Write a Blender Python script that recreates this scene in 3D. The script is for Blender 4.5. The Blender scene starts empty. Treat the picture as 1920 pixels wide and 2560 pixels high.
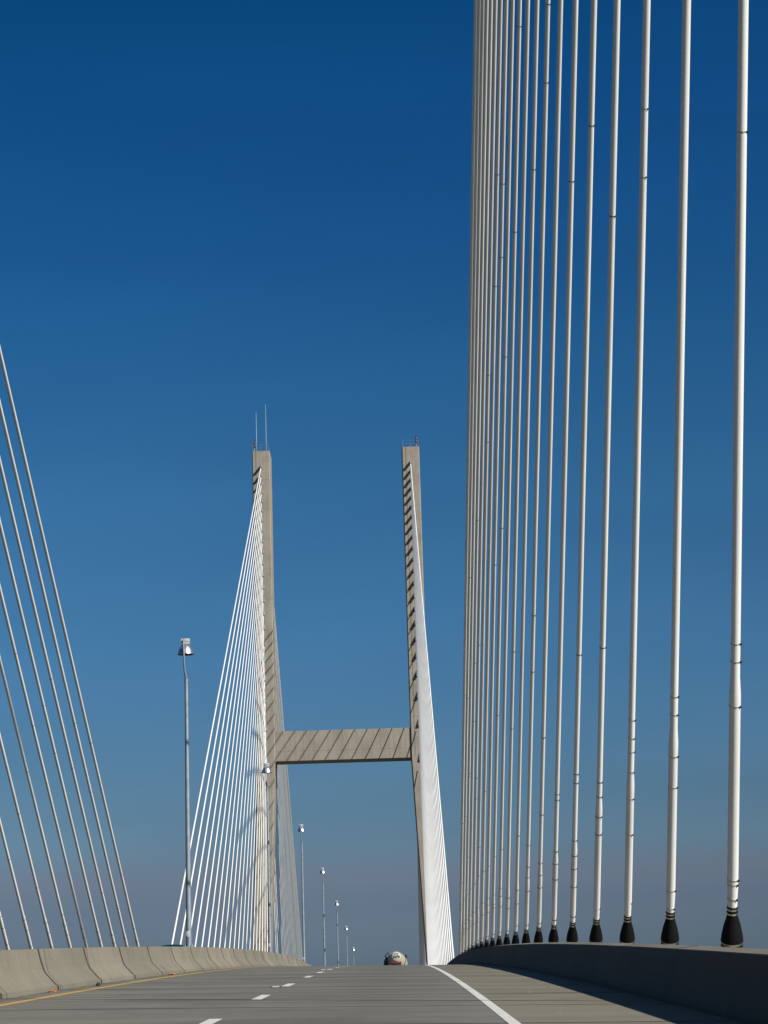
import bpy, math, random
from mathutils import Vector, Matrix
random.seed(7)
scene = bpy.context.scene
col = scene.collection
R = math.radians

# ------------------------------------------------------------------ camera
F_PX, PITCH, ROLL, YAW = 5450.27, 0.2088553, 0.0294720, 0.0001821
cam_d = bpy.data.cameras.new('camera')
cam_d.sensor_fit = 'HORIZONTAL'; cam_d.sensor_width = 36.0
cam_d.lens = F_PX / 1920.0 * 36.0
cam_d.clip_start = 0.5; cam_d.clip_end = 60000.0
cam = bpy.data.objects.new('camera', cam_d); col.objects.link(cam)
fwd = Vector((math.sin(YAW)*math.cos(PITCH), math.cos(YAW)*math.cos(PITCH), math.sin(PITCH)))
rgt0 = Vector((math.cos(YAW), -math.sin(YAW), 0)); up0 = rgt0.cross(fwd)
rgt = rgt0*math.cos(ROLL) - up0*math.sin(ROLL)
upv = rgt0*math.sin(ROLL) + up0*math.cos(ROLL)
m3 = Matrix((rgt, upv, -fwd)).transposed()
cam.matrix_world = m3.to_4x4()
scene.camera = cam

# ------------------------------------------------------------------ sun, sky, exposure
SUN_AZ, SUN_EL = R(49.8), R(29.9)          # azimuth: to the right of straight behind
sun_dir = Vector((math.sin(SUN_AZ)*math.cos(SUN_EL), -math.cos(SUN_AZ)*math.cos(SUN_EL), math.sin(SUN_EL)))
sd = bpy.data.lights.new('sun', 'SUN'); sd.energy = 4.9; sd.angle = R(0.5); sd.color = (1.0, 0.965, 0.90)
sun = bpy.data.objects.new('sun', sd); col.objects.link(sun)
sun.rotation_euler = sun_dir.to_track_quat('Z', 'Y').to_euler()
SKY_TINT = [  # (sine of elevation, tint): deep autumn blue overhead, dull haze at the horizon
    (0.0067, (0.2457, 0.3519, 0.6019)),
    (0.0315, (0.2435, 0.3036, 0.504)),
    (0.0439, (0.2923, 0.3199, 0.4801)),
    (0.0582, (0.2653, 0.3725, 0.5384)),
    (0.078, (0.2541, 0.3774, 0.5242)),
    (0.1411, (0.2152, 0.4214, 0.5958)),
    (0.2228, (0.1669, 0.4342, 0.6175)),
    (0.2847, (0.1092, 0.4007, 0.62)),
    (0.3279, (0.0748, 0.3662, 0.6262)),
    (0.3782, (0.0529, 0.3523, 0.6334)),
    (0.4265, (0.0327, 0.3347, 0.59)),
    (0.72, (0.05, 0.27, 0.48))]
world = bpy.data.worlds.new('World'); scene.world = world; world.use_nodes = True
wn, wl = world.node_tree.nodes, world.node_tree.links
bg = wn['Background']; bg.inputs['Strength'].default_value = 0.07
sky = wn.new('ShaderNodeTexSky'); sky.sky_type = 'NISHITA'; sky.sun_disc = False
sky.sun_elevation = SUN_EL; sky.sun_rotation = math.atan2(sun_dir.x, sun_dir.y)
sky.air_density = 1.0; sky.dust_density = 0.6; sky.ozone_density = 3.0; sky.altitude = 60
wtc = wn.new('ShaderNodeTexCoord'); wsx = wn.new('ShaderNodeSeparateXYZ')
wl.new(wtc.outputs['Generated'], wsx.inputs[0])
wr = wn.new('ShaderNodeValToRGB'); wel = wr.color_ramp.elements
while len(wel) < len(SKY_TINT): wel.new(0.99)
for e, (p, c) in zip(wel, SKY_TINT): e.position = p; e.color = (*c, 1)
wl.new(wsx.outputs['Z'], wr.inputs[0])
wm = wn.new('ShaderNodeMix'); wm.data_type = 'RGBA'; wm.blend_type = 'MULTIPLY'; wm.inputs[0].default_value = 1.0
wmp = wn.new('ShaderNodeMapping'); wmp.inputs['Scale'].default_value = (3, 3, 14); wmp.inputs['Rotation'].default_value = (0, R(12), 0)
wl.new(wtc.outputs['Generated'], wmp.inputs['Vector'])
wno = wn.new('ShaderNodeTexNoise'); wno.inputs['Scale'].default_value = 1.6; wno.inputs['Detail'].default_value = 4; wl.new(wmp.outputs[0], wno.inputs['Vector'])
wmr = wn.new('ShaderNodeMapRange'); wmr.inputs[1].default_value = .3; wmr.inputs[2].default_value = .7; wmr.inputs[3].default_value = .95; wmr.inputs[4].default_value = 1.05
wl.new(wno.outputs['Fac'], wmr.inputs[0])
wm2 = wn.new('ShaderNodeMix'); wm2.data_type = 'RGBA'; wm2.blend_type = 'MULTIPLY'; wm2.inputs[0].default_value = 1.0
wl.new(sky.outputs[0], wm2.inputs[6]); wl.new(wmr.outputs[0], wm2.inputs[7])
wl.new(wm2.outputs[2], wm.inputs[6]); wl.new(wr.outputs[0], wm.inputs[7])
wl.new(wm.outputs[2], bg.inputs['Color'])
scene.view_settings.view_transform = 'Standard'; scene.view_settings.look = 'None'
scene.view_settings.exposure = 0.45; scene.view_settings.gamma = 1.0
scene.view_settings.use_curve_mapping = False

# ------------------------------------------------------------------ bridge figures (metres, camera at the origin, +Y ahead)
T1, SPAN = 9.412, 335.3
T2 = T1 + SPAN
XR, XL, XTR, XTL = 4.748, -19.189, 4.582, -19.713
SP, D0 = 7.2158, 8.029
MED = -7.22
HK = [31.541, 37.889, 42.629, 46.226, 49.306, 52.045, 54.590, 56.924, 59.052, 61.201, 63.206,
      65.100, 66.965, 68.768, 70.479, 72.123, 73.739, 75.289, 76.787, 78.208, 79.611, 81.056]
Z0, G, KK, CF = -1.1053, 0.0241831, 9.387053766e-05, -0.0188864
XW, XD, XY = 1.297, -2.219, -5.923
SJ, J0 = 5.980945, 37.3556

def zd_fit(x, y): return Z0 + G*y - KK*y*y + CF*x
def zc(y):
    """profile along the road (height at x = 0 extrapolated from the crown)"""
    ya = max(-140.0, min(370.0, y))
    z = Z0 + G*ya - KK*ya*ya
    z += (G - 2*KK*ya)*(y - ya)
    if y > 130:
        t = y - 130
        z -= 0.0085*(t - 20*(1 - math.exp(-t/20.0)))
    return z
def zd(x, y):
    return zc(y) + CF*MED + CF*abs(x - MED)

# ------------------------------------------------------------------ material helpers
def new_mat(name):
    m = bpy.data.materials.new(name); m.use_nodes = True
    nt = m.node_tree; b = nt.nodes['Principled BSDF']
    return m, nt, b
def N(nt, t, **kw):
    n = nt.nodes.new(t)
    for k, v in kw.items(): setattr(n, k, v)
    return n
def pos_vec(nt, scale=(1, 1, 1), obj=False):
    if obj:
        s = N(nt, 'ShaderNodeTexCoord').outputs['Object']
    else:
        s = N(nt, 'ShaderNodeNewGeometry').outputs['Position']
    mp = N(nt, 'ShaderNodeMapping'); mp.inputs['Scale'].default_value = scale
    nt.links.new(s, mp.inputs['Vector']); return mp.outputs[0]
def noise(nt, vec, scale, detail=4, rough=0.55):
    n = N(nt, 'ShaderNodeTexNoise'); n.inputs['Scale'].default_value = scale
    n.inputs['Detail'].default_value = detail; n.inputs['Roughness'].default_value = rough
    nt.links.new(vec, n.inputs['Vector']); return n.outputs['Fac']
def ramp(nt, fac, stops):
    r = N(nt, 'ShaderNodeValToRGB'); e = r.color_ramp.elements
    while len(e) < len(stops): e.new(0.5)
    for i, (p, c) in enumerate(stops):
        e[i].position = p; e[i].color = (c[0], c[1], c[2], 1) if not isinstance(c, (int, float)) else (c, c, c, 1)
    nt.links.new(fac, r.inputs[0]); return r.outputs['Color']
def mix(nt, fac, a, b, mode='MIX'):
    x = N(nt, 'ShaderNodeMix', data_type='RGBA', blend_type=mode)
    for s, i in ((fac, 0), (a, 6), (b, 7)):
        if isinstance(s, (int, float)): x.inputs[i].default_value = s
        elif isinstance(s, tuple): x.inputs[i].default_value = (s[0], s[1], s[2], 1)
        else: nt.links.new(s, x.inputs[i])
    return x.outputs[2]
def math_n(nt, op, a, b=None, c=None):
    x = N(nt, 'ShaderNodeMath', operation=op)
    for i, s in enumerate((a, b, c)):
        if s is None: continue
        if isinstance(s, (int, float)): x.inputs[i].default_value = s
        else: nt.links.new(s, x.inputs[i])
    return x.outputs[0]
def sep_pos(nt):
    g = N(nt, 'ShaderNodeNewGeometry'); s = N(nt, 'ShaderNodeSeparateXYZ')
    nt.links.new(g.outputs['Position'], s.inputs[0]); return s.outputs
def bump(nt, b, h, strength, dist):
    n = N(nt, 'ShaderNodeBump'); n.inputs['Strength'].default_value = strength
    n.inputs['Distance'].default_value = dist
    nt.links.new(h, n.inputs['Height']); nt.links.new(n.outputs[0], b.inputs['Normal'])
def plain(name, c, rough=0.5, metal=0.0, var=0.12, scale=6.0):
    m, nt, b = new_mat(name)
    f = noise(nt, pos_vec(nt, obj=True), scale, 5)
    lo = tuple(v*(1-var) for v in c); hi = tuple(min(1, v*(1+var)) for v in c)
    nt.links.new(ramp(nt, f, [(0.3, lo), (0.7, hi)]), b.inputs['Base Color'])
    b.inputs['Roughness'].default_value = rough; b.inputs['Metallic'].default_value = metal
    return m

def mat_tower():
    m, nt, b = new_mat('tower_concrete')
    big = noise(nt, pos_vec(nt, (.5, .5, .34)), 0.85, 7, .66)
    c = ramp(nt, big, [(0.28, (.185, .160, .124)), (0.5, (.235, .207, .165)), (0.75, (.272, .245, .200))])
    st = noise(nt, pos_vec(nt, (2.2, 2.2, .10)), 1.3, 5, .6)
    c = mix(nt, 0.42, c, ramp(nt, st, [(0.32, .62), (0.55, 1.0), (0.8, 1.08)]), 'MULTIPLY')
    fine = noise(nt, pos_vec(nt, (1, 1, 1)), 5.5, 5, .65)
    c = mix(nt, 0.35, c, ramp(nt, fine, [(0.3, .75), (0.7, 1.1)]), 'MULTIPLY')
    z = sep_pos(nt)['Z']
    fr = math_n(nt, 'FRACT', math_n(nt, 'DIVIDE', math_n(nt, 'ADD', z, 200.3), 4.9))
    ln = math_n(nt, 'LESS_THAN', fr, 0.016)
    c = mix(nt, math_n(nt, 'MULTIPLY', ln, 0.42), c, (.10, .09, .075))
    nt.links.new(c, b.inputs['Base Color']); b.inputs['Roughness'].default_value = .9
    bump(nt, b, fine, .25, .03); return m

def mat_barrier(name, tint=1.0):
    m, nt, b = new_mat(name)
    big = noise(nt, pos_vec(nt, (1, .35, 1)), 0.9, 5, .6)
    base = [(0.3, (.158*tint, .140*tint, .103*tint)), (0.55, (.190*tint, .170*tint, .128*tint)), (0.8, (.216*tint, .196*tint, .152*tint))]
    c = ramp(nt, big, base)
    sy = math_n(nt, 'FLOOR', math_n(nt, 'DIVIDE', math_n(nt, 'SUBTRACT', sep_pos(nt)['Y'], J0 - 100*SJ), SJ))
    wn_ = N(nt, 'ShaderNodeTexWhiteNoise', noise_dimensions='1D'); nt.links.new(sy, wn_.inputs['W'])
    c = mix(nt, 1.0, c, ramp(nt, wn_.outputs['Value'], [(0.0, (.86, .86, .84)), (1.0, (1.08, 1.07, 1.06))]), 'MULTIPLY')
    fine = noise(nt, pos_vec(nt), 22, 4, .6)
    c = mix(nt, .3, c, ramp(nt, fine, [(0.3, .78), (0.7, 1.1)]), 'MULTIPLY')
    st = noise(nt, pos_vec(nt, (.3, 1.6, .12)), 2.0, 5, .6)          # run-down streaks
    c = mix(nt, .45, c, ramp(nt, st, [(0.30, .64), (0.46, 1.0), (0.66, 1.0), (0.80, 1.22)]), 'MULTIPLY')
    cr = noise(nt, pos_vec(nt, (.2, .55, .10)), 1.35, 2, .5)          # hairline cracks
    crk = math_n(nt, 'LESS_THAN', math_n(nt, 'ABSOLUTE', math_n(nt, 'SUBTRACT', cr, .56)), .0018)
    msk = math_n(nt, 'GREATER_THAN', noise(nt, pos_vec(nt, (1, .6, 1)), 1.7, 2), .54)
    c = mix(nt, math_n(nt, 'MULTIPLY', math_n(nt, 'MULTIPLY', crk, msk), .6), c, (.07, .06, .05))
    nt.links.new(c, b.inputs['Base Color']); b.inputs['Roughness'].default_value = .88
    bump(nt, b, fine, .3, .006); return m

def mat_road():
    m, nt, b = new_mat('road_concrete')
    p = sep_pos(nt)
    big = noise(nt, pos_vec(nt, (.25, .5, 0)), 1.0, 6, .62)
    c = ramp(nt, big, [(0.25, (.112, .103, .081)), (0.5, (.154, .143, .114)), (0.75, (.192, .180, .146))])
    shoulder = math_n(nt, 'GREATER_THAN', p['X'], 1.36)
    c2 = ramp(nt, big, [(0.25, (.132, .117, .080)), (0.5, (.176, .158, .111)), (0.75, (.215, .194, .142))])
    c = mix(nt, shoulder, c, c2)
    tr = noise(nt, pos_vec(nt, (.10, 1.3, 0)), 1.0, 6, .65)           # broad transverse tyre and oil smears
    c = mix(nt, .6, c, ramp(nt, tr, [(0.30, .74), (0.46, .98), (0.8, 1.05)]), 'MULTIPLY')
    tr2 = noise(nt, pos_vec(nt, (.22, .33, 0)), 1.0, 3, .5)
    c = mix(nt, .6, c, ramp(nt, tr2, [(0.36, .60), (0.47, 1.0), (0.64, 1.0), (0.78, 1.18)]), 'MULTIPLY')
    # wheel paths and oil line of each lane
    lane = math_n(nt, 'ABSOLUTE', math_n(nt, 'SUBTRACT', p['X'], -0.46))
    oil = N(nt, 'ShaderNodeMapRange'); oil.inputs[1].default_value = 0.0; oil.inputs[2].default_value = 1.5
    oil.inputs[3].default_value = .86; oil.inputs[4].default_value = 1.0
    nt.links.new(lane, oil.inputs[0])
    c = mix(nt, 1.0, c, oil.outputs[0], 'MULTIPLY')
    tine = noise(nt, pos_vec(nt, (.35, 28, 0)), 1.0, 2, .5)
    c = mix(nt, .30, c, ramp(nt, tine, [(0.3, .72), (0.7, 1.12)]), 'MULTIPLY')
    fine = noise(nt, pos_vec(nt), 9, 5, .7)
    c = mix(nt, .45, c, ramp(nt, fine, [(0.3, .78), (0.7, 1.12)]), 'MULTIPLY')
    # sawn joints, one at each joint of the barrier
    wob = math_n(nt, 'MULTIPLY', math_n(nt, 'SUBTRACT', noise(nt, pos_vec(nt, (.5, .1, 0)), 1.0, 3), .5), .004)
    fr = math_n(nt, 'FRACT', math_n(nt, 'ADD', math_n(nt, 'DIVIDE', math_n(nt, 'SUBTRACT', p['Y'], J0 - 0.25 - 100*SJ), SJ), wob))
    jl = math_n(nt, 'LESS_THAN', fr, 0.034)
    jk = ramp(nt, noise(nt, pos_vec(nt, (.15, .3, 0)), 1.3, 3), [(0.35, .82), (0.6, .95)])
    c = mix(nt, math_n(nt, 'MULTIPLY', jl, jk), c, (.008, .008, .007))
    # swept grit and dirt lying along both barrier feet
    for xg in (-6.42, 3.75):
        dg = math_n(nt, 'ABSOLUTE', math_n(nt, 'SUBTRACT', p['X'], xg))
        dm = N(nt, 'ShaderNodeMapRange'); dm.inputs[1].default_value = .02; dm.inputs[2].default_value = .30
        dm.inputs[3].default_value = 1.0; dm.inputs[4].default_value = 0.0
        nt.links.new(dg, dm.inputs[0])
        gr = ramp(nt, noise(nt, pos_vec(nt, (6, 1.1, 0)), 1.0, 5, .7), [(0.42, 0.0), (0.62, .85)])
        c = mix(nt, math_n(nt, 'MULTIPLY', dm.outputs[0], gr), c, (.075, .064, .048))
    spot = math_n(nt, 'GREATER_THAN', noise(nt, pos_vec(nt, (1, 1, 0)), 3.1, 2), .74)
    c = mix(nt, math_n(nt, 'MULTIPLY', spot, .5), c, (.06, .052, .045))
    nt.links.new(c, b.inputs['Base Color']); b.inputs['Roughness'].default_value = .92
    bump(nt, b, tine, .25, .01); return m

def mat_sheath():
    m, nt, b = new_mat('white_sheath')
    f = noise(nt, pos_vec(nt, (3, 3, .35), obj=True), 1.1, 5, .6)
    c = ramp(nt, f, [(0.3, (.62, .605, .565)), (0.6, (.70, .69, .65)), (0.85, (.74, .73, .70))])
    nt.links.new(c, b.inputs['Base Color']); b.inputs['Roughness'].default_value = .42
    w = N(nt, 'ShaderNodeTexWave', wave_type='BANDS', bands_direction='Z', wave_profile='SAW')
    w.inputs['Scale'].default_value = 3.2; w.inputs['Distortion'].default_value = .4
    nt.links.new(pos_vec(nt, obj=True), w.inputs['Vector'])
    bump(nt, b, w.outputs['Fac'], .25, .004); return m

def mat_paint(name, c, wear=.55):
    m, nt, b = new_mat(name)
    f = noise(nt, pos_vec(nt, (1, 1, 0)), 6.0, 6, .7)
    g = noise(nt, pos_vec(nt, (.6, 3, 0)), 1.0, 4, .6)
    cc = ramp(nt, f, [(0.28, tuple(v*.62 for v in c)), (0.45, c), (0.8, tuple(min(1, v*1.06) for v in c))])
    cc = mix(nt, wear*.6, cc, ramp(nt, g, [(0.3, .72), (0.55, 1.0)]), 'MULTIPLY')
    nt.links.new(cc, b.inputs['Base Color']); b.inputs['Roughness'].default_value = .8
    return m

M = dict(
    tower=mat_tower(), barrier=mat_barrier('barrier_concrete'), parapet=mat_barrier('parapet_concrete_shaded', .28),  # parapet: same concrete, darkened so the colour carries its shade
    road=mat_road(), sheath=mat_sheath(),
    white=mat_paint('white_road_paint', (.62, .60, .55)), yellow=mat_paint('yellow_road_paint', (.46, .29, .075), .4),
    seal=plain('joint_sealant', (.055, .050, .042), .9),
    rubber=plain('black_rubber', (.0035, .0035, .004), .75),
    steel=plain('stainless_band', (.52, .48, .40), .38, 1.0),
    darksteel=plain('dark_steel_band', (.035, .028, .024), .5, .4),
    guide=plain('grey_green_guide_pipe', (.26, .30, .25), .6),
    galv=plain('galvanised_steel', (.20, .23, .26), .6, .4, .2, 3.0),
    alu=plain('spun_aluminium', (.60, .62, .66), .36, .95, .08),
    box=plain('pale_grey_housing', (.36, .36, .355), .55),
    lampin=plain('lamp_inside', (.10, .06, .05), .6),
    deck=plain('deck_concrete', (.30, .28, .24), .9, 0, .2, .8),
    red=plain('red_lens', (.13, .014, .014), .35), reddark=plain('dark_red_paint', (.20, .025, .03), .45),
    black=plain('black_paint', (.012, .012, .013), .4),
    cream=plain('cream_paint', (.31, .28, .21), .5), capwhite=plain('white_cap_paint', (.40, .385, .33), .5),
    chrome=plain('chrome', (.75, .75, .75), .2, 1.0), tyre=plain('tyre_rubber', (.02, .02, .02), .8),
    green=plain('dark_green_car_paint', (.006, .030, .026), .3), glass=plain('dark_glass', (.02, .025, .03), .1),
    orange=plain('orange_plastic', (.55, .16, .03), .6), stone=plain('pale_gravel', (.30, .27, .22), .9),
    grime=plain('dark_rubble', (.03, .025, .02), .9), fibre=plain('white_fibreglass', (.42, .43, .45), .5),
    recess=plain('shaded_recess', (.02, .02, .02), .9),
)
M['rubber'].node_tree.nodes['Principled BSDF'].inputs['Specular IOR Level'].default_value = .15
def mat_water():
    m, nt, b = new_mat('river_water')
    f = noise(nt, pos_vec(nt), .6, 5, .6)
    b.inputs['Base Color'].default_value = (.030, .038, .030, 1); b.inputs['Roughness'].default_value = .16
    bump(nt, b, f, .4, .3); return m
M['water'] = mat_water()

# ------------------------------------------------------------------ mesh helpers
class MB:
    def __init__(s): s.v, s.f, s.m, s.mats, s.cur = [], [], [], [], 0
    def use(s, mat):
        if mat not in s.mats: s.mats.append(mat)
        s.cur = s.mats.index(mat); return s
    def face(s, idx): s.f.append(idx); s.m.append(s.cur)
    def add(s, vs, fs):
        o = len(s.v); s.v += [tuple(p) for p in vs]
        for f in fs: s.face([i+o for i in f])
    def box(s, x0, x1, y0, y1, z0, z1, bev=0.0):
        if bev <= 0:
            vs = [(x, y, z) for z in (z0, z1) for y in (y0, y1) for x in (x0, x1)]
            s.add(vs, [(0, 2, 3, 1), (4, 5, 7, 6), (0, 1, 5, 4), (2, 6, 7, 3), (0, 4, 6, 2), (1, 3, 7, 5)]); return
        import bmesh
        bm = bmesh.new(); bmesh.ops.create_cube(bm, size=1)
        for v in bm.verts:
            v.co = Vector(((x0+x1)/2+v.co.x*(x1-x0), (y0+y1)/2+v.co.y*(y1-y0), (z0+z1)/2+v.co.z*(z1-z0)))
        bmesh.ops.bevel(bm, geom=list(bm.edges), offset=bev, segments=2, affect='EDGES', profile=.6)
        bm.verts.index_update()
        s.add([v.co.copy() for v in bm.verts], [[v.index for v in f.verts] for f in bm.faces]); bm.free()
    def lathe(s, o, ax, prof, n=16, cap=True):
        """prof: list of (distance along axis, radius)"""
        o = Vector(o); ax = Vector(ax).normalized()
        a = ax.orthogonal().normalized() if abs(ax.x) > .9 else Vector((1, 0, 0)) - ax*ax.x
        a.normalize(); b = ax.cross(a)
        st = len(s.v)
        for (t, r) in prof:
            for i in range(n):
                an = 2*math.pi*i/n
                s.v.append(tuple(o + ax*t + (a*math.cos(an)+b*math.sin(an))*r))
        for k in range(len(prof)-1):
            for i in range(n):
                j = (i+1) % n
                s.face([st+k*n+i, st+k*n+j, st+(k+1)*n+j, st+(k+1)*n+i])
        if cap:
            s.face([st+i for i in range(n)][::-1]); e = st+(len(prof)-1)*n
            s.face([e+i for i in range(n)])
    def tube(s, pts, rad, n=10):
        pts = [Vector(p) for p in pts]
        if isinstance(rad, (int, float)): rad = [rad]*len(pts)
        st = len(s.v); prev = None
        for k, p in enumerate(pts):
            d = (pts[min(k+1, len(pts)-1)] - pts[max(k-1, 0)]).normalized()
            a = d.orthogonal().normalized() if prev is None else (prev - d*prev.dot(d)).normalized()
            prev = a; b = d.cross(a)
            for i in range(n):
                an = 2*math.pi*i/n
                s.v.append(tuple(p + (a*math.cos(an)+b*math.sin(an))*rad[k]))
        for k in range(len(pts)-1):
            for i in range(n):
                j = (i+1) % n
                s.face([st+k*n+i, st+k*n+j, st+(k+1)*n+j, st+(k+1)*n+i])
        s.face([st+i for i in range(n)][::-1]); e = st+(len(pts)-1)*n
        s.face([e+i for i in range(n)])
    def sweep(s, prof, ys, cap=True, base=zd, xref=None):
        """closed profile of (x, height) carried along the road"""
        n = len(prof); st = len(s.v)
        for y in ys:
            for (x, h) in prof:
                s.v.append((x, y, base(x if xref is None else xref, y) + h))
        for k in range(len(ys)-1):
            for i in range(n):
                j = (i+1) % n
                s.face([st+k*n+i, st+(k+1)*n+i, st+(k+1)*n+j, st+k*n+j])
        if cap:
            s.face([st+i for i in range(n)]); e = st+(len(ys)-1)*n
            s.face([e+i for i in range(n)][::-1])
    def build(s, name, mat=None, parent=None, origin=None, smooth=False, local=False):
        """world-space vertices -> one object whose origin is `origin`"""
        o = Vector(origin) if origin is not None else Vector((0, 0, 0))
        me = bpy.data.meshes.new(name)
        vs = s.v if local else [tuple(Vector(p)-o) for p in s.v]
        me.from_pydata(vs, [], s.f)
        mats = s.mats if s.mats else [mat]
        for q in mats: me.materials.append(q)
        if s.mats:
            for p, mi in zip(me.polygons, s.m): p.material_index = mi
        import bmesh
        bm = bmesh.new(); bm.from_mesh(me); bmesh.ops.recalc_face_normals(bm, faces=bm.faces); bm.to_mesh(me); bm.free()
        if smooth:
            for p in me.polygons: p.use_smooth = True
            try: me.set_sharp_from_angle(angle=R(38))
            except Exception: pass
        ob = bpy.data.objects.new(name, me); col.objects.link(ob)
        ob.location = o
        if parent is not None:
            ob.parent = parent; ob.location = o - parent.location if not local else (0, 0, 0)
        return ob
def tag(o, label=None, cat=None, group=None, kind=None):
    if label: o['label'] = label
    if cat: o['category'] = cat
    if group: o['group'] = group
    if kind: o['kind'] = kind
    return o
def empty(name, loc, label, cat, group=None):
    o = bpy.data.objects.new(name, None); col.objects.link(o); o.location = loc; o.empty_display_size = .3
    return tag(o, label, cat, group)
def frange(a, b, step):
    n = max(1, int(round((b-a)/step))); return [a+(b-a)*i/n for i in range(n+1)]
ORD = ['first', 'second', 'third', 'fourth', 'fifth', 'sixth', 'seventh', 'eighth', 'ninth', 'tenth', 'eleventh', 'twelfth',
       'thirteenth', 'fourteenth', 'fifteenth', 'sixteenth', 'seventeenth', 'eighteenth', 'nineteenth', 'twentieth',
       'twenty-first', 'twenty-second', 'twenty-third', 'twenty-fourth']

# ------------------------------------------------------------------ setting: water, deck, road, markings
mb = MB(); mb.add([(-30000, -30000, -57), (30000, -30000, -57), (30000, 30000, -57), (-30000, 30000, -57)], [(0, 1, 2, 3)])
tag(mb.build('water', M['water']), kind='structure')

YS = frange(-220, 20, 10) + frange(21, 200, 2)[1:] + frange(200, 640, 8)[1:]
DL, DR = -20.35, 5.9
mb = MB()
mb.sweep([(DL, -.03), (MED, -.03), (DR, -.03), (DR, -.35), (DR-1.6, -.55), (DR-2.0, -1.9), (DL+2.0, -1.9), (DL+1.6, -.55), (DL, -.35)], YS)
tag(mb.build('bridge_deck', M['deck']), kind='structure')

PIN, PINL = 3.99, 2*MED-3.99                     # inner top edges of the outer parapets
def sheet(x0, x1, ys, dz, name, mat, parent=None, kind=None, nx=1):
    mb = MB(); xs = [x0+(x1-x0)*i/nx for i in range(nx+1)]
    vs = [(x, y, zd(x, y)+dz) for y in ys for x in xs]
    n = nx+1
    mb.add(vs, [(k*n+i, k*n+i+1, (k+1)*n+i+1, (k+1)*n+i) for k in range(len(ys)-1) for i in range(nx)])
    o = mb.build(name, mat, parent)
    if kind: o['kind'] = kind
    return o
mbx = MB()
xs = [PINL+.1, MED, PIN-.1]
mbx.add([(x, y, zd(x, y)) for y in YS for x in xs], [(k*3+i, k*3+i+1, (k+1)*3+i+1, (k+1)*3+i) for k in range(len(YS)-1) for i in range(2)])
road = tag(mbx.build('road', M['road']), kind='structure')
sheet(XW-.068, XW+.068, YS, .004, 'edge_line', M['white'], road)
sheet(XY-.09, XY+.09, YS, .004, 'edge_line', M['yellow'], road).name = 'edge_line'
sheet(2*MED-XW-.068, 2*MED-XW+.068, YS, .004, 'edge_line', M['white'], road)
sheet(2*MED-XY-.075, 2*MED-XY+.075, YS, .004, 'edge_line', M['yellow'], road)
for y0 in [-3.6, 5.8, 15.2, 24.4, 34.85, 44.0, 54.3, 62.9, 72.2, 81.7] + [91.0 + 9.37*i for i in range(8)]:
    sheet(XD-.08, XD+.08, frange(y0, y0+2.8, .7), .004, 'lane_dash', M['white'], road)
for i in range(0, 8):
    y0 = 30.0 + 9.37*i*1.5
    sheet(2*MED-XD-.08, 2*MED-XD+.08, frange(y0, y0+2.8, .7), .004, 'lane_dash', M['white'], road)

# ------------------------------------------------------------------ concrete barriers
def nj_half(xt, s, foot=.34, top=.775):
    """traffic face from the top edge down; s = +1 when traffic lies on the +x side"""
    return [(xt, top), (xt+s*.035, top*.72), (xt+s*.075, top*.50), (xt+s*.11, top*.40), (xt+s*(foot-.04), top*.12), (xt+s*foot, top*.085), (xt+s*foot, -.02)]
def inset(prof, d):
    cx = sum(p[0] for p in prof)/len(prof)
    return [(x-d*(1 if x > cx else -1), h-(d if h > .6 else 0)) for x, h in prof]
def barrier(name, label, prof, joints, gap, mat, xref):
    root = empty(name, (xref, joints[0], zd(xref, joints[0])), label, 'barrier')
    core = MB(); core.sweep(inset(prof, .0025), frange(joints[0]+.05, joints[-1]-.05, 2.0), xref=xref)
    core.build('joint_sealant', M['seal'], root, origin=root.location)
    for a, b in zip(joints[:-1], joints[1:]):
        mb = MB(); mb.sweep(prof, frange(a+gap/2, b-gap/2, 2.0 if b-a < 60 else 4.0), xref=xref)
        mb.build('barrier_segment', mat, root, origin=(xref, a, zd(xref, a)))
TL = -6.883
med_prof = nj_half(TL, 1) + [(x, h) for (x, h) in [(2*MED-p[0], p[1]) for p in nj_half(TL, 1)]][::-1]
jm = [-220.0] + [J0+SJ*i for i in range(-6, 24)] + [640.0]
barrier('median_barrier', 'long pale concrete median barrier with dark joints and flared foot, left of the yellow line', med_prof, jm, .075, M['barrier'], MED)
par_prof = [(PIN, .730), (PIN-.05, .52), (PIN-.10, .33), (PIN-.20, .10), (PIN-.21, .06), (PIN-.21, -.02)] + [(PIN+.30, -.02), (PIN+.28, .730)]
jr = [-220.0] + [31.7+SJ*i for i in range(-5, 12)] + [640.0]
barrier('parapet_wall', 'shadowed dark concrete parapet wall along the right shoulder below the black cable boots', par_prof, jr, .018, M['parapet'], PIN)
mb = MB(); mb.sweep([(PIN-.004, .731), (PIN+.285, .731), (PIN+.285, .778), (PIN-.004, .746)], YS, xref=PIN)  # paler sloped strip added to stand for the parapet's sunlit top
cop = mb.build('sunlit_top_strip', M['barrier'], bpy.data.objects['parapet_wall']); cop.location = -bpy.data.objects['parapet_wall'].location
parl_prof = [(2*MED-x, h) for x, h in par_prof]
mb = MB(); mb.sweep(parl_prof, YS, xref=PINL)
tag(mb.build('parapet_wall', M['parapet']), 'far concrete parapet wall beyond the opposite lanes, hidden behind the median barrier', 'barrier')

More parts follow.
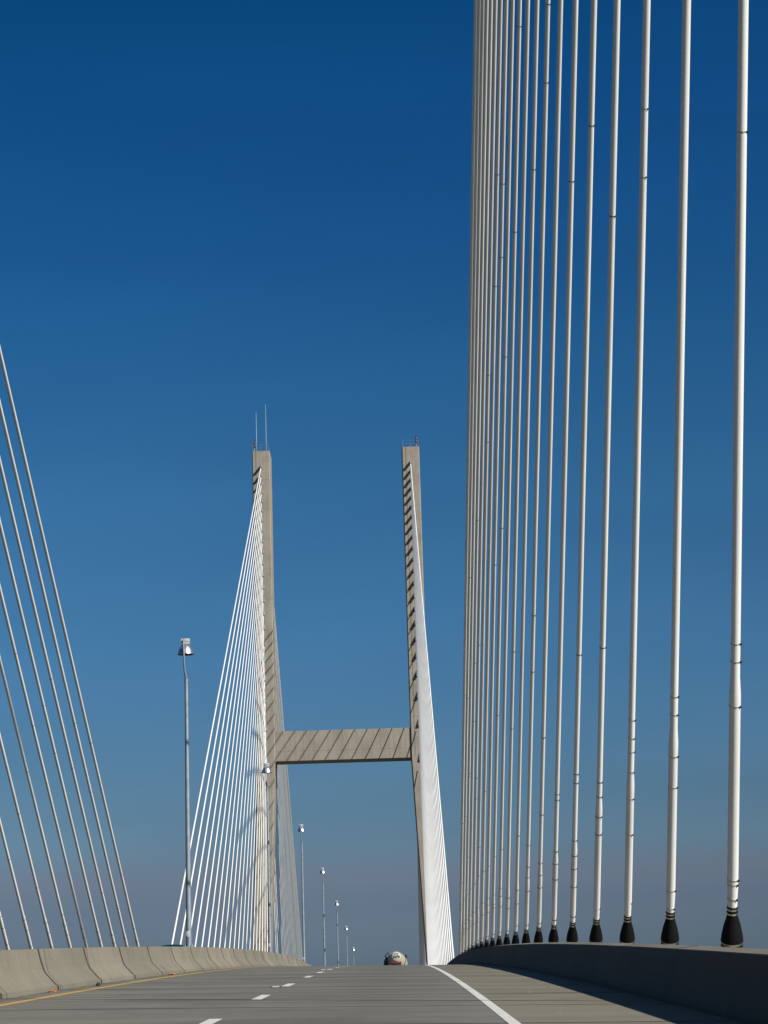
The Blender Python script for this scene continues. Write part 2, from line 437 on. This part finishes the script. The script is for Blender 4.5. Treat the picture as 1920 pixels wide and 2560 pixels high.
# ------------------------------------------------------------------ towers
FW = 1.42                                       # half width of a leg, seen from the road
def leg_mesh(xc, side, yf, yb, ztop, zbeam, zbot):
    """side = +1: splays to +x below the beam"""
    mb = MB(); sl = .0435
    zs = [zbot] + frange(zbot, zbeam, 12)[1:] + frange(zbeam, ztop, 10)[1:]
    c = .12
    ring = []
    for z in zs:
        x = xc + side*max(0, zbeam-z)*sl
        ring.append([(x-FW+c, yf), (x+FW-c, yf), (x+FW, yf+c), (x+FW, yb-c), (x+FW-c, yb), (x-FW+c, yb), (x-FW, yb-c), (x-FW, yf+c)])
    vs = [(p[0], p[1], z) for z, r in zip(zs, ring) for p in r]
    fs = [(k*8+i, k*8+(i+1) % 8, (k+1)*8+(i+1) % 8, (k+1)*8+i) for k in range(len(zs)-1) for i in range(8)]
    fs += [tuple(range(7, -1, -1)), tuple((len(zs)-1)*8+i for i in range(8))]
    mb.add(vs, fs); return mb
LEGX = {1: 4.667, -1: -19.707}
ZTOP, BZ0, BZ1 = 83.9, 33.40, 38.13
def tower(label, yf, yb, facing, collars):
    """facing = y side of the face that carries the main-span cables"""
    root = empty('bridge_tower', ((LEGX[1]+LEGX[-1])/2, (yf+yb)/2, -57), label, 'bridge tower', 'bridge towers')
    y0, y1 = min(yf, yb), max(yf, yb)
    for s in (1, -1):
        leg = leg_mesh(LEGX[s], s, y0, y1, ZTOP, BZ0, -57).build('leg', M['tower'], root, origin=(LEGX[s], (y0+y1)/2, -57))
        if collars:
            xt = XTR if s > 0 else XTL
            for k, h in enumerate(HK):
                d = anchor_dir[(s, k)]
                p0 = Vector((xt, T2, h)); q = p0 + d*((yf+.15-T2)/d.y)
                ln = 1.75
                mb = MB(); mb.use(M['galv']); r = .215
                mb.lathe(q, -d, [(0, r), (ln*.7, r), (ln*.7, r*.90)], 14, True)
                mb.use(M['recess']); mb.lathe(q - d*(ln*.7+.003), -d, [(0, r*.89), (.03, r*.89)], 12, True)
                mb.build('anchor_collar', None, leg, origin=None, smooth=True).location = -(root.location + leg.location)
            mb = MB(); xx = LEGX[s]-FW+.62
            mb.box(xx-.022, xx+.022, yf-.025, yf+.004, BZ0+.2, ZTOP)
            mb.build('conduit', M['seal'], leg).location = -(root.location + leg.location)
    mb = MB(); c = .27
    mb.box(LEGX[-1]+FW-.3, LEGX[1]-FW+.3, y0+c, y1-c, BZ0, BZ1, .06)
    mb.build('crossbeam', M['tower'], root, origin=((LEGX[1]+LEGX[-1])/2, (y0+y1)/2, BZ0))
    mb = MB(); mb.box(LEGX[-1]-.5, LEGX[1]+.5, y0+c, y1-c, -10.5, -7.2, .06)
    mb.build('crossbeam', M['tower'], root, origin=((LEGX[1]+LEGX[-1])/2, (y0+y1)/2, -10))
    for s in (1, -1):
        mb = MB(); x0, x1 = LEGX[s]-FW+.16, LEGX[s]+FW-.16; a, b = y0+.16, y1-.16
        pts = [(x0, a), (x1, a), (x1, b), (x0, b)]
        for h in (.55, 1.1):
            for p, q in zip(pts, pts[1:]+pts[:1]): mb.tube([(p[0], p[1], ZTOP+h), (q[0], q[1], ZTOP+h)], .016, 6)
        for p, q in zip(pts, pts[1:]+pts[:1]):
            for t in (0, .5): mb.tube([(p[0]+(q[0]-p[0])*t, p[1]+(q[1]-p[1])*t, ZTOP), (p[0]+(q[0]-p[0])*t, p[1]+(q[1]-p[1])*t, ZTOP+1.12)], .02, 6)
        mb.build('railing', M['galv'], root, origin=(LEGX[s], (y0+y1)/2, ZTOP))
    return root

# ------------------------------------------------------------------ stay cables
def cable_line(s, k, far, back=False):
    xb, xt = (XR, XTR) if s > 0 else (XL, XTL)
    d = D0 + k*SP
    if not far: P = Vector((xb, T1+d, zd_fit(xb, T1+d))); Q = Vector((xt, T1, HK[k]))
    elif not back: P = Vector((xb, T2-d, zd_fit(xb, T2-d))); Q = Vector((xt, T2, HK[k]))
    else:
        y = T2 + 6.9 + 7.4 + k*5.55; P = Vector((xb, y, zd(xb, y))); Q = Vector((xt, T2+6.9, HK[k]))
    u = (Q-P).normalized()
    for _ in range(6):                              # slide the foot down onto the deck
        P = P + u*((zd(P.x, P.y)-.03-P.z)/u.z)
    return P, Q, u
anchor_dir = {(s, k): cable_line(s, k, True)[2] for s in (1, -1) for k in range(22)}
# heights of the steel bands and of the sleeve ends above the deck
BANDS = {2: [1.45, 1.65, 1.71, 4.01, 4.58, 4.81, 10.92], 3: [1.40, 1.70, 3.38, 3.87, 4.52, 4.8], 4: [1.59, 2.93, 3.60, 4.09, 4.46, 4.71, 5.04, 13.8, 14.77],
         5: [1.58, 3.24, 3.62, 4.04, 4.35, 7.1, 14.77], 6: [1.49, 2.25, 2.7, 3.03, 3.4, 4.79, 5.0, 7.71, 17.79], 7: [1.49, 2.64, 3.07, 3.41, 4.79, 4.94, 18.34],
         8: [1.47, 2.59, 2.98, 3.33, 4.78, 6.98], 9: [1.51, 2.67, 3.12, 3.47, 4.18, 9.46, 11.03, 23.12, 24.57], 10: [1.57, 2.4, 2.9, 4.83, 22.82], 11: [1.46, 2.37, 2.79, 8.99, 11.52]}
SLEEVE_TOP = {2: 4.38, 3: 4.30, 4: 4.06, 5: 3.99, 6: 3.37, 7: 3.37}
def dia(k): return .130 + .0050*max(0, k-10)

def cable(label, group, s, k, far, back, full, n):
    P, Q, u = cable_line(s, k, far, back)
    root = empty('stay_cable', P, label, 'stay cable', group)
    rot = Vector((0, 0, 1)).rotation_difference(u)
    r = dia(k)/2*(.82 if back else 1); sn = u.z; L = (Q-P).length
    rng = random.Random(k*31 + s*7 + far*1000 + back*500)
    def part(mb, name, mat=None, parent=root):
        o = mb.build(name, mat, parent, local=True, smooth=True)
        o.rotation_mode = 'QUATERNION'
        if parent is root: o.rotation_quaternion = rot
        return o
    hb = 0.0                                        # heights below are measured from the deck
    z = lambda h: (hb+h)/sn                         # height above the parapet -> distance along the cable
    top = SLEEVE_TOP.get(k, 3.1 + .15*rng.random())
    sr = r*1.20
    sh = MB()
    if full:
        sh.lathe((0, 0, 0), (0, 0, 1), [(z(1.15), r*1.04), (z(1.44), r*1.04), (z(1.62), sr), (z(top-.42), sr), (z(top-.40), sr*1.025), (z(top-.22), sr*1.025), (z(top), r)]
                 + [(z(top)+(L-z(top))*t, r) for t in (.25, .5, .75, 1)], n)
        part(sh, 'sheath', M['sheath'])
        b = MB()
        b.lathe((0, 0, 0), (0, 0, 1), [(z(.74), .148), (z(.90), .157), (z(.955), .150), (z(1.08), .122), (z(1.215), r*1.20), (z(1.345), r*1.15)], n)
        bo = part(b, 'boot', M['rubber'])
        for h, rr in ((.80, .153), (.865, .157), (1.255, r*1.20), (1.312, r*1.18)):
            w = MB(); w.lathe((0, 0, 0), (0, 0, 1), [(z(h)-.014, rr*.97), (z(h)-.014, rr+.005), (z(h)+.014, rr+.005), (z(h)+.014, rr*.97)], n, False)
            part(w, 'clamp_band', M['steel'], bo)
        g = MB(); g.lathe((0, 0, 0), (0, 0, 1), [(-.3, .135), (z(.78), .135)], n)
        part(g, 'guide_pipe', M['guide'])
        g = MB(); g.lathe((0, 0, 0), (0, 0, 1), [(.02, .27), (.06, .27)], n); part(g, 'base_flange', M['guide'])
        if k in BANDS: hl = BANDS[k]
        else:
            hl = [1.50, 2.45+.3*rng.random(), 2.9+.2*rng.random(), 3.25+.2*rng.random(), 4.8+.2*rng.random()]
            hl += [6+rng.random()*min(24, (Q.z-P.z)*.5) for _ in range(3)]
        hs = [(h, r*1.04 if h < 1.45 else (r*1.10 if h < 1.6 else (sr if h < top-.43 else (sr*1.025 if h < top-.2 else (r*1.08 if h < top else r))))) for h in hl]
        for h, rr in hs:
            t = z(h); w = MB(); w.use(M['steel'] if k < 5 else M['darksteel'])
            w.lathe((0, 0, 0), (0, 0, 1), [(t-.009, rr*.98), (t-.009, rr+.004), (t+.009, rr+.004), (t+.009, rr*.98)], n, False)
            an = -.9 + .5*rng.random(); bx, by = math.cos(an)*(rr+.012), math.sin(an)*(rr+.012)
            w.use(M['darksteel'])
            w.box(bx-.011, bx+.011, by-.011, by+.011, t-.013, t+.013)
            part(w, 'clamp_band')
    else:
        bl = 3.1/sn
        prof = [(0, sr), (bl, sr), (bl+.3, r)] if not far else [(0, r*1.12), (5.0, r*1.12), (5.2, r)]
        e = prof[-1][0]
        sh.lathe((0, 0, 0), (0, 0, 1), prof + [(e+(L-e)*t, r) for t in (.25, .5, .75, 1)], n)
        part(sh, 'sheath', M['sheath'])
        if not far:
            for h in (bl*.55, bl*.8, bl*.97, 6+6*rng.random(), 15+14*rng.random(), 31+6*rng.random()):
                rr = sr if h < bl else r
                w = MB(); w.lathe((0, 0, 0), (0, 0, 1), [(h-.012, rr*.98), (h-.012, rr+.009), (h+.012, rr+.009), (h+.012, rr*.98)], n, False)
                part(w, 'clamp_band', M['darksteel'])
    return root

for k in range(2, 22):
    i = k-2
    look = 'thick white stay cable in black boot behind parapet' if i < 4 else \
           ('white stay cable in small black boot behind parapet' if i < 13 else 'slim crowded white stay cable past the parapet crest')
    cable(f'{look}, {ORD[i]} from the right edge', 'stay cables of the near right fan', 1, k, False, False, True, 24 if i < 6 else 14)
for k in range(13, 22):
    i = k-13
    cable(f'grey shaded stay cable rising to the upper left, {ORD[i]} from the left edge', 'stay cables of the near left fan', -1, k, False, False, False, 16)
for k in range(21, -1, -1):
    cable(f'bright white stay cable left of the far tower, {ORD[21-k]} from the outer left', 'front stay cables of the far left leg', -1, k, True, False, False, 10)
for k in range(21, -1, -1):
    cable(f'white stay cable before the right leg of far tower, {ORD[21-k]} from its right', 'front stay cables of the far right leg', 1, k, True, False, False, 10)
for k in range(21, -1, -1):
    cable(f'grey backstay right of the left far tower leg, {ORD[21-k]} from its outer right', 'backstays of the far left leg', -1, k, True, True, False, 8)
for k in range(21, -1, -1):
    cable(f'dark backstay edge-on beside the right far tower leg, {ORD[21-k]} longest of its bundle', 'backstays of the far right leg', 1, k, True, True, False, 8)

tower('tall H-shaped concrete tower straddling the road ahead, cables anchored on both legs', T2+.40, T2+6.5, -1, True)
tower('near concrete tower out of view behind the closest cables', T1-.40, T1-6.5, 1, False)

# ------------------------------------------------------------------ on top of the far tower
def beacon(x, y, label):
    root = empty('obstruction_light', (x, y, ZTOP), label, 'beacon light', 'red beacons on the tower tops')
    mb = MB(); mb.tube([(x, y, ZTOP), (x, y, ZTOP+.75)], .06, 8); mb.build('post', M['galv'], root, origin=root.location)
    mb = MB(); mb.lathe((x, y, ZTOP+.62), (0, 0, 1), [(0, .16), (.12, .16), (.14, .11)], 12); mb.build('base', M['black'], root, origin=root.location)
    for z in (.78, 1.22):
        mb = MB(); mb.lathe((x, y, ZTOP+z), (0, 0, 1), [(0, .12), (.06, .155), (.30, .155), (.38, .10), (.40, .02)], 12)
        mb.build('lens', M['red'], root, origin=root.location, smooth=True)
    mb = MB(); mb.lathe((x, y, ZTOP+1.60), (0, 0, 1), [(0, .14), (.08, .14), (.12, .05)], 12); mb.build('cap', M['black'], root, origin=root.location)
beacon(-20.72, T2+.75, 'red beacon light on the top left corner of the left tower leg')
beacon(5.66, T2+.75, 'red beacon light on the top right corner of the right tower leg')
def antenna(x, y, h, label):
    root = empty('antenna', (x, y, ZTOP), label, 'antenna', 'whip antennas on the tower top')
    mb = MB(); mb.tube([(x, y, ZTOP), (x, y, ZTOP+1.6)], .05, 8); mb.build('mount', M['galv'], root, origin=root.location)
    mb = MB(); mb.tube([(x, y, ZTOP+1.2), (x, y, ZTOP+h*.6), (x, y, ZTOP+h)], [.034, .030, .020], 8); mb.build('whip', M['fibre'], root, origin=root.location)
antenna(-20.42, T2+1.3, 6.7, 'shorter thin white whip antenna beside the red beacon')
antenna(-18.85, T2+1.3, 8.0, 'taller thin white whip antenna on the inner side of the left tower top')

# ------------------------------------------------------------------ street lamps on the median
def lamp_parts(root, H):
    """local coordinates, origin on the barrier top"""
    h0 = .0
    def part(mb, name, mat, parent=root): return mb.build(name, mat, parent, local=True, smooth=True)
    mb = MB(); mb.box(-.17, .17, -.17, .17, 0, .03, .006); bp = part(mb, 'base_plate', M['galv'])
    for sx in (-.12, .12):
        for sy in (-.12, .12):
            mb = MB(); mb.lathe((sx, sy, .03), (0, 0, 1), [(0, .022), (.05, .022), (.05, .012), (.09, .012)], 8); part(mb, 'bolt', M['galv'], bp)
    mb = MB(); mb.lathe((0, 0, .03), (0, 0, 1), [(0, .098), (H-1.55, .062)], 16); pole = part(mb, 'pole', M['galv'])
    mb = MB(); mb.lathe((0, 0, H-1.58), (0, 0, 1), [(0, .062), (0, .070), (.12, .070), (.12, .062)], 16, False); part(mb, 'joint_collar', M['galv'], pole)
    mb = MB(); mb.lathe((-.015, -.090, .46), (0, -1, .0), [(0, .075), (.022, .075), (.028, .066)], 16)
    for i, v in enumerate(mb.v): mb.v[i] = (v[0], v[1], .46+(v[2]-.46)*1.5)
    part(mb, 'hand_hole_cover', M['box'], pole)
    mb = MB(); mb.tube([(0, 0, H-1.52), (-.01, -.03, H-1.38), (-.035, -.20, H-1.18), (-.045, -.30, H-.9), (-.055, -.36, H-.3), (-.055, -.34, H-.10), (-.055, -.2, H-.07)],
                       [.052, .050, .036, .034, .033, .033, .033], 10)
    part(mb, 'arm', M['galv'])
    cx, cy = -.01, -.04
    mb = MB(); mb.box(cx-.155, cx+.155, cy-.14, cy+.14, H-.115, H, .015); mb.box(cx-.145, cx+.145, cy-.13, cy+.13, H-.20, H-.121, .012)
    part(mb, 'ballast_box', M['box'])
    mb = MB(); prof = [(0, .11), (.03, .155), (.10, .205), (.20, .250), (.30, .280), (.345, .290), (.365, .322)]
    mb.lathe((cx, cy, H-.205), (0, 0, -1), prof, 28, False)
    mb.lathe((cx, cy, H-.205), (0, 0, -1), [(t, r-.008) for t, r in prof], 28, False)
    bell = part(mb, 'reflector', M['alu'])
    mb = MB(); mb.lathe((cx, cy, H-.56), (0, 0, -1), [(-.06, .262), (.0, .285), (.015, .27)], 24); part(mb, 'lens', M['lampin'], bell)
def dup(root, loc, label):
    r = root.copy(); col.objects.link(r); r.location = loc; r['label'] = label
    for ch in list(root.children):
        c = ch.copy(); col.objects.link(c); c.parent = r
        for g in ch.children:
            d = g.copy(); col.objects.link(d); d.parent = c
    return r
LAMPS = [(78, 'tall street lamp with bell reflector nearest the camera, left of the white cable fan'),
         (128, 'street lamp whose bell stands in front of the left tower leg'),
         (175, 'street lamp beside the grey backstays, under the crossbeam'),
         (224.75, 'street lamp fourth nearest, next one right of the grey backstays'),
         (276.5, 'street lamp fifth nearest, between a taller and a shorter lamp'),
         (326.75, 'small distant street lamp, last but one before the crest'),
         (376, 'smallest and farthest street lamp, closest to the tanker truck')]
first = None
for y, lb in LAMPS:
    loc = Vector((MED-.06, y, zd(MED, y)+.775))
    if first is None:
        first = empty('street_lamp', loc, lb, 'street lamp', 'street lamps along the median barrier'); lamp_parts(first, 10.93); first_lamp = first
    else: dup(first_lamp, loc, lb)

# ------------------------------------------------------------------ tanker truck beyond the crest
def text_mesh(body, size):
    cu = bpy.data.curves.new('lettering', 'FONT'); cu.body = body; cu.size = size; cu.align_x = 'CENTER'; cu.align_y = 'CENTER'; cu.extrude = .004; cu.offset = .016
    ob = bpy.data.objects.new('tmp', cu); col.objects.link(ob)
    dg = bpy.context.evaluated_depsgraph_get(); me = bpy.data.meshes.new_from_object(ob.evaluated_get(dg))
    bpy.data.objects.remove(ob); bpy.data.curves.remove(cu); return me
TY, TX = 245.0, -.06
def truck():
    zr = zd(TX, TY+5)
    slope = (zd(TX, TY+10)-zd(TX, TY))/10
    root = empty('tanker_truck', (TX, TY, zd(TX, TY)), 'cream tanker truck with white round rear cap numbered 1079, driving over the crest', 'tanker truck')
    root.rotation_euler = (math.atan(slope), 0, 0)
    def part(mb, name, mat=None, parent=root, smooth=True): return mb.build(name, mat, parent, local=True, smooth=smooth)
    def ring(y, r, zc_): return [(r*math.sin(a), y, zc_+r*math.cos(a)) for a in [2*math.pi*i/36 for i in range(36)]]
    mb = MB(); st = [(0.0, .50, 3.50), (.25, .72, 3.30), (.9, .95, 3.08), (2.0, 1.18, 2.85), (2.9, 1.25, 2.78), (9.0, 1.25, 2.78), (10.2, 1.15, 2.78), (10.6, .75, 2.78), (10.7, .1, 2.78)]
    vs = []; n = 36
    for y, r, z in st: vs += ring(y, r, z)
    fs = [(k*n+i, k*n+(i+1) % n, (k+1)*n+(i+1) % n, (k+1)*n+i) for k in range(len(st)-1) for i in range(n)]
    mb.add(vs, fs + [tuple(range(n))]); tank = part(mb, 'tank', M['cream'])
    mb = MB(); mb.lathe((0, .32, 3.25), (0, 1, 0), [(0, .80), (.06, .80)], 32, True); part(mb, 'tank_ring', M['box'], tank)
    mb = MB(); mb.lathe((0, 0, 3.50), (0, -1, 0), [(0, .50), (.05, .49), (.10, .42), (.12, .2), (.125, .01)], 32); cap = part(mb, 'rear_cap', M['capwhite'])
    me = text_mesh('1079', .40); me.materials.append(M['black'])
    t = bpy.data.objects.new('number', me); col.objects.link(t); t.parent = cap; t.location = (0, -.132, 3.43); t.rotation_euler = (R(90), 0, 0)
    mb = MB(); mb.use(M['black']); mb.add([(-.26, -.112, 3.66), (.22, -.112, 3.66), (.29, -.112, 3.83), (-.15, -.112, 3.83)], [(0, 1, 2, 3)])
    mb.add([(-.26, -.10, 3.66), (.22, -.10, 3.66), (.29, -.10, 3.83), (-.15, -.10, 3.83)], [(3, 2, 1, 0)])
    mb.use(M['capwhite']); mb.box(-.17, .20, -.120, -.114, 3.70, 3.79); mb.use(M['reddark']); mb.box(-.14, .17, -.126, -.121, 3.725, 3.765)
    part(mb, 'emblem', None, cap, False)
    mb = MB(); mb.box(-.60, .58, -.10, .30, 2.78, 2.93, .03); mb.use(M['reddark']); bar = part(mb, 'light_bar', M['reddark'])
    mb = MB(); mb.box(-.55, .55, -.16, .02, 2.42, 2.76, .03); part(mb, 'bumper', M['black'])
    for x in (-.45, 0, .45):
        mb = MB(); mb.lathe((x, -.10, 2.85), (0, -1, 0), [(0, .07), (.03, .06)], 12); part(mb, 'tail_light', M['red'], bar)
    mb = MB(); mb.box(-.42, .42, 1.0, 9.8, 1.15, 1.55, .04); part(mb, 'chassis', M['black'])
    mb = MB(); mb.box(-.35, .35, 3.0, 9.0, 4.0, 4.06, .02); part(mb, 'walkway', M['galv'], tank)
    for y in (3.4, 5.6, 7.8):
        mb = MB(); mb.lathe((0, y, 4.03), (0, 0, 1), [(0, .28), (.12, .28), (.16, .2)], 16); part(mb, 'hatch', M['galv'], tank)
    for x, lst in ((-1.15, [(1.6,), (2.9,), (11.0,), (14.5,)]), (1.15, [(1.6,), (2.9,), (11.0,), (14.5,)])):
        for (y,) in lst:
            mb = MB(); mb.lathe((x-.2, y, .52), (1, 0, 0), [(0, .40), (.05, .50), (.35, .50), (.40, .40)], 24); w = part(mb, 'wheel', M['tyre'])
            mb = MB(); mb.lathe((x-.215, y, .52), (1, 0, 0), [(0, .24), (.43, .24)], 16); part(mb, 'rim', M['chrome'], w)
    mb = MB(); mb.box(-1.15, 1.15, 11.2, 13.6, .9, 3.3, .12); mb.box(-1.05, 1.05, 13.5, 15.6, .9, 2.0, .15); cab = part(mb, 'cab', M['cream'], root, False)
    mb = MB(); mb.box(-1.0, 1.0, 13.58, 13.63, 2.1, 3.0, .01); part(mb, 'windscreen', M['glass'], cab, False)
    for x in (-1.2, 1.12):
        mb = MB(); mb.use(M['chrome']); mb.lathe((x, 11.0, 1.2), (0, 0, 1), [(0, .075), (2.25, .075)], 12)
        mb.use(M['black']); mb.lathe((x, 11.0, 3.45), (0, 0, 1), [(0, .075), (.35, .085)], 12); mb.lathe((x+.02*(1 if x > 0 else -1), 11.0, 3.78), (0, 0, 1), [(0, .12), (.30, .12)], 12)
        part(mb, 'exhaust_stack')
    mb = MB(); mb.tube([(-1.22, 2.0, 2.6), (-1.22, 2.0, 3.6), (-1.0, 2.0, 4.0), (-.82, 2.0, 3.95), (-.78, 2.0, 3.5)], .05, 8); part(mb, 'hose', M['black'])
    for hx, hz, hr in ((-1.28, 2.60, .17), (-1.22, 2.95, .17), (-1.08, 3.27, .15)):
        mb = MB(); mb.lathe((hx, .8, hz), (0, 1, 0), [(0, hr), (8.4, hr)], 14); part(mb, 'flank_shade_tube', M['black'])  # black tubes added to stand for shade on the tank's left flank
    mb = MB()
    for x in (-1.34, -1.02):
        mb.tube([(x, 1.6, 1.3), (x, 1.6, 3.55)], .035, 8)
    for z in frange(1.5, 3.4, .32): mb.tube([(-1.34, 1.6, z), (-1.02, 1.6, z)], .02, 6)
    part(mb, 'ladder', M['galv'])
truck()

# ------------------------------------------------------------------ car in the opposite lanes
def car():
    x, y = -12.0, 119.0
    root = empty('car', (x, y, zd(x, y)), 'dark green car with only its roof showing above the median barrier', 'car')
    def part(mb, name, mat=None, parent=root): return mb.build(name, mat, parent, local=True, smooth=True)
    prof = [(-2.25, .42), (-2.3, .75), (-1.6, .92), (-.8, .98), (.9, .98), (1.9, .98), (2.25, .85), (2.28, .42)]
    def loft(secs, mat, name, parent=root):
        mb = MB(); n = len(secs[0]); vs = [p for s in secs for p in s]
        fs = [(k*n+i, k*n+(i+1) % n, (k+1)*n+(i+1) % n, (k+1)*n+i) for k in range(len(secs)-1) for i in range(n)]
        fs += [tuple(range(n))[::-1], tuple((len(secs)-1)*n+i for i in range(n))]
        mb.add(vs, fs); return part(mb, name, mat, parent)
    secs = []
    for yy, zt, w in ((-2.3, .70, .70), (-2.15, .82, .82), (-1.5, .93, .88), (0, .98, .90), (1.5, .99, .89), (2.1, .93, .84), (2.3, .74, .74)):
        secs.append([(-w, yy, .32), (w, yy, .32), (w*1.02, yy, zt*.7), (w*.94, yy, zt), (-w*.94, yy, zt), (-w*1.02, yy, zt*.7)])
    body = loft(secs, M['green'], 'body')
    secs = []
    for yy, zt, w in ((-1.15, .98, .70), (-.75, 1.22, .66), (-.35, 1.355, .60), (.1, 1.395, .57), (.6, 1.385, .57), (1.1, 1.28, .60), (1.75, .99, .68)):
        zb = .95
        secs.append([(-w*1.12, yy, zb), (w*1.12, yy, zb), (w, yy, zt-.045), (w*.7, yy, zt-.01), (0, yy, zt+.012), (-w*.7, yy, zt-.01), (-w, yy, zt-.045)])
    loft(secs, M['green'], 'roof')
    mb = MB(); mb.tube([(-.45, 1.2, 1.24), (-.45, 1.26, 1.40)], .014, 6); part(mb, 'antenna', M['black'])
    for sx in (-1, 1):
        mb = MB(); mb.add([(sx*.80, -.95, 1.0), (sx*.80, 1.5, 1.0), (sx*.70, .95, 1.28), (sx*.70, -.5, 1.28)], [(0, 1, 2, 3)])
        mb.add([(sx*.76, -.95, 1.0), (sx*.76, 1.5, 1.0), (sx*.66, .95, 1.28), (sx*.66, -.5, 1.28)], [(3, 2, 1, 0)])
        part(mb, 'side_window', M['glass'])
        for yy in (-1.4, 1.4):
            mb = MB(); mb.lathe((sx*.70, yy, .33), (sx, 0, 0), [(0, .26), (.04, .33), (.18, .33), (.22, .25)], 20); w = part(mb, 'wheel', M['tyre'])
            mb = MB(); mb.lathe((sx*.90, yy, .33), (sx, 0, 0), [(0, .19), (.03, .17)], 14); part(mb, 'rim', M['chrome'], w)
        mb = MB(); mb.box(sx*.62-.12, sx*.62+.12, -2.32, -2.24, .58, .70, .02); part(mb, 'headlight', M['fibre'])
car()

# ------------------------------------------------------------------ small things on the road
def rock(name, x, y, s, mat, label, cat, flat=.5, group=None):
    import bmesh
    bm = bmesh.new(); bmesh.ops.create_icosphere(bm, subdivisions=2, radius=1)
    rg = random.Random(int(abs(x*100+y*10)))
    for v in bm.verts:
        v.co *= 1 + .5*(rg.random()-.5)
        v.co = Vector((v.co.x*s, v.co.y*s*.8, v.co.z*s*flat))
    me = bpy.data.meshes.new(name); bm.to_mesh(me); bm.free(); me.materials.append(mat)
    o = bpy.data.objects.new(name, me); col.objects.link(o); o.location = (x, y, zd(x, y)+s*flat*.6); tag(o, label, cat, group)
rock('plastic_scrap', -6.38, 41.2, .085, M['orange'], 'orange scrap lying by the foot of the median barrier, nearest one', 'debris', .22)
rock('plastic_scrap', -6.33, 62.5, .12, M['orange'], 'orange scrap by the yellow line farther up the median barrier', 'debris', .2)
rock('pebble', -6.25, 46.6, .055, M['grime'], 'dark pebble beside the median barrier foot', 'debris', .8)
for i, (x, y) in enumerate([(2.55, 62.0), (2.2, 37.5), (2.75, 41.0), (2.0, 27.8), (1.9, 70.0)]):
    rock('pebble', x, y, .013, M['stone'] if i % 2 else M['grime'], ['dark speck of grit on the right shoulder, near the crest', 'pale pebble on the right shoulder beyond the second road joint', 'dark grit by the parapet shadow edge', 'pale pebble on the right shoulder nearest the camera', 'dark grit far up the right shoulder'][i], 'pebble', .7, 'pebbles on the right shoulder')
for y, lb in ((43.3, 'white raised pavement marker beside the third lane dash'), (71.2, 'white raised pavement marker beside a distant lane dash')):
    x = XD-.14; root = empty('pavement_marker', (x, y, zd(x, y)), lb, 'road marker', 'raised pavement markers')
    mb = MB(); mb.box(-.10, .10, -.07, .07, -.004, .022, .006); mb.build('marker_body', M['seal'], root, local=True)
    mb = MB(); mb.box(-.07, .07, -.078, -.05, .004, .026, .004); mb.build('reflector', M['fibre'], root, local=True)
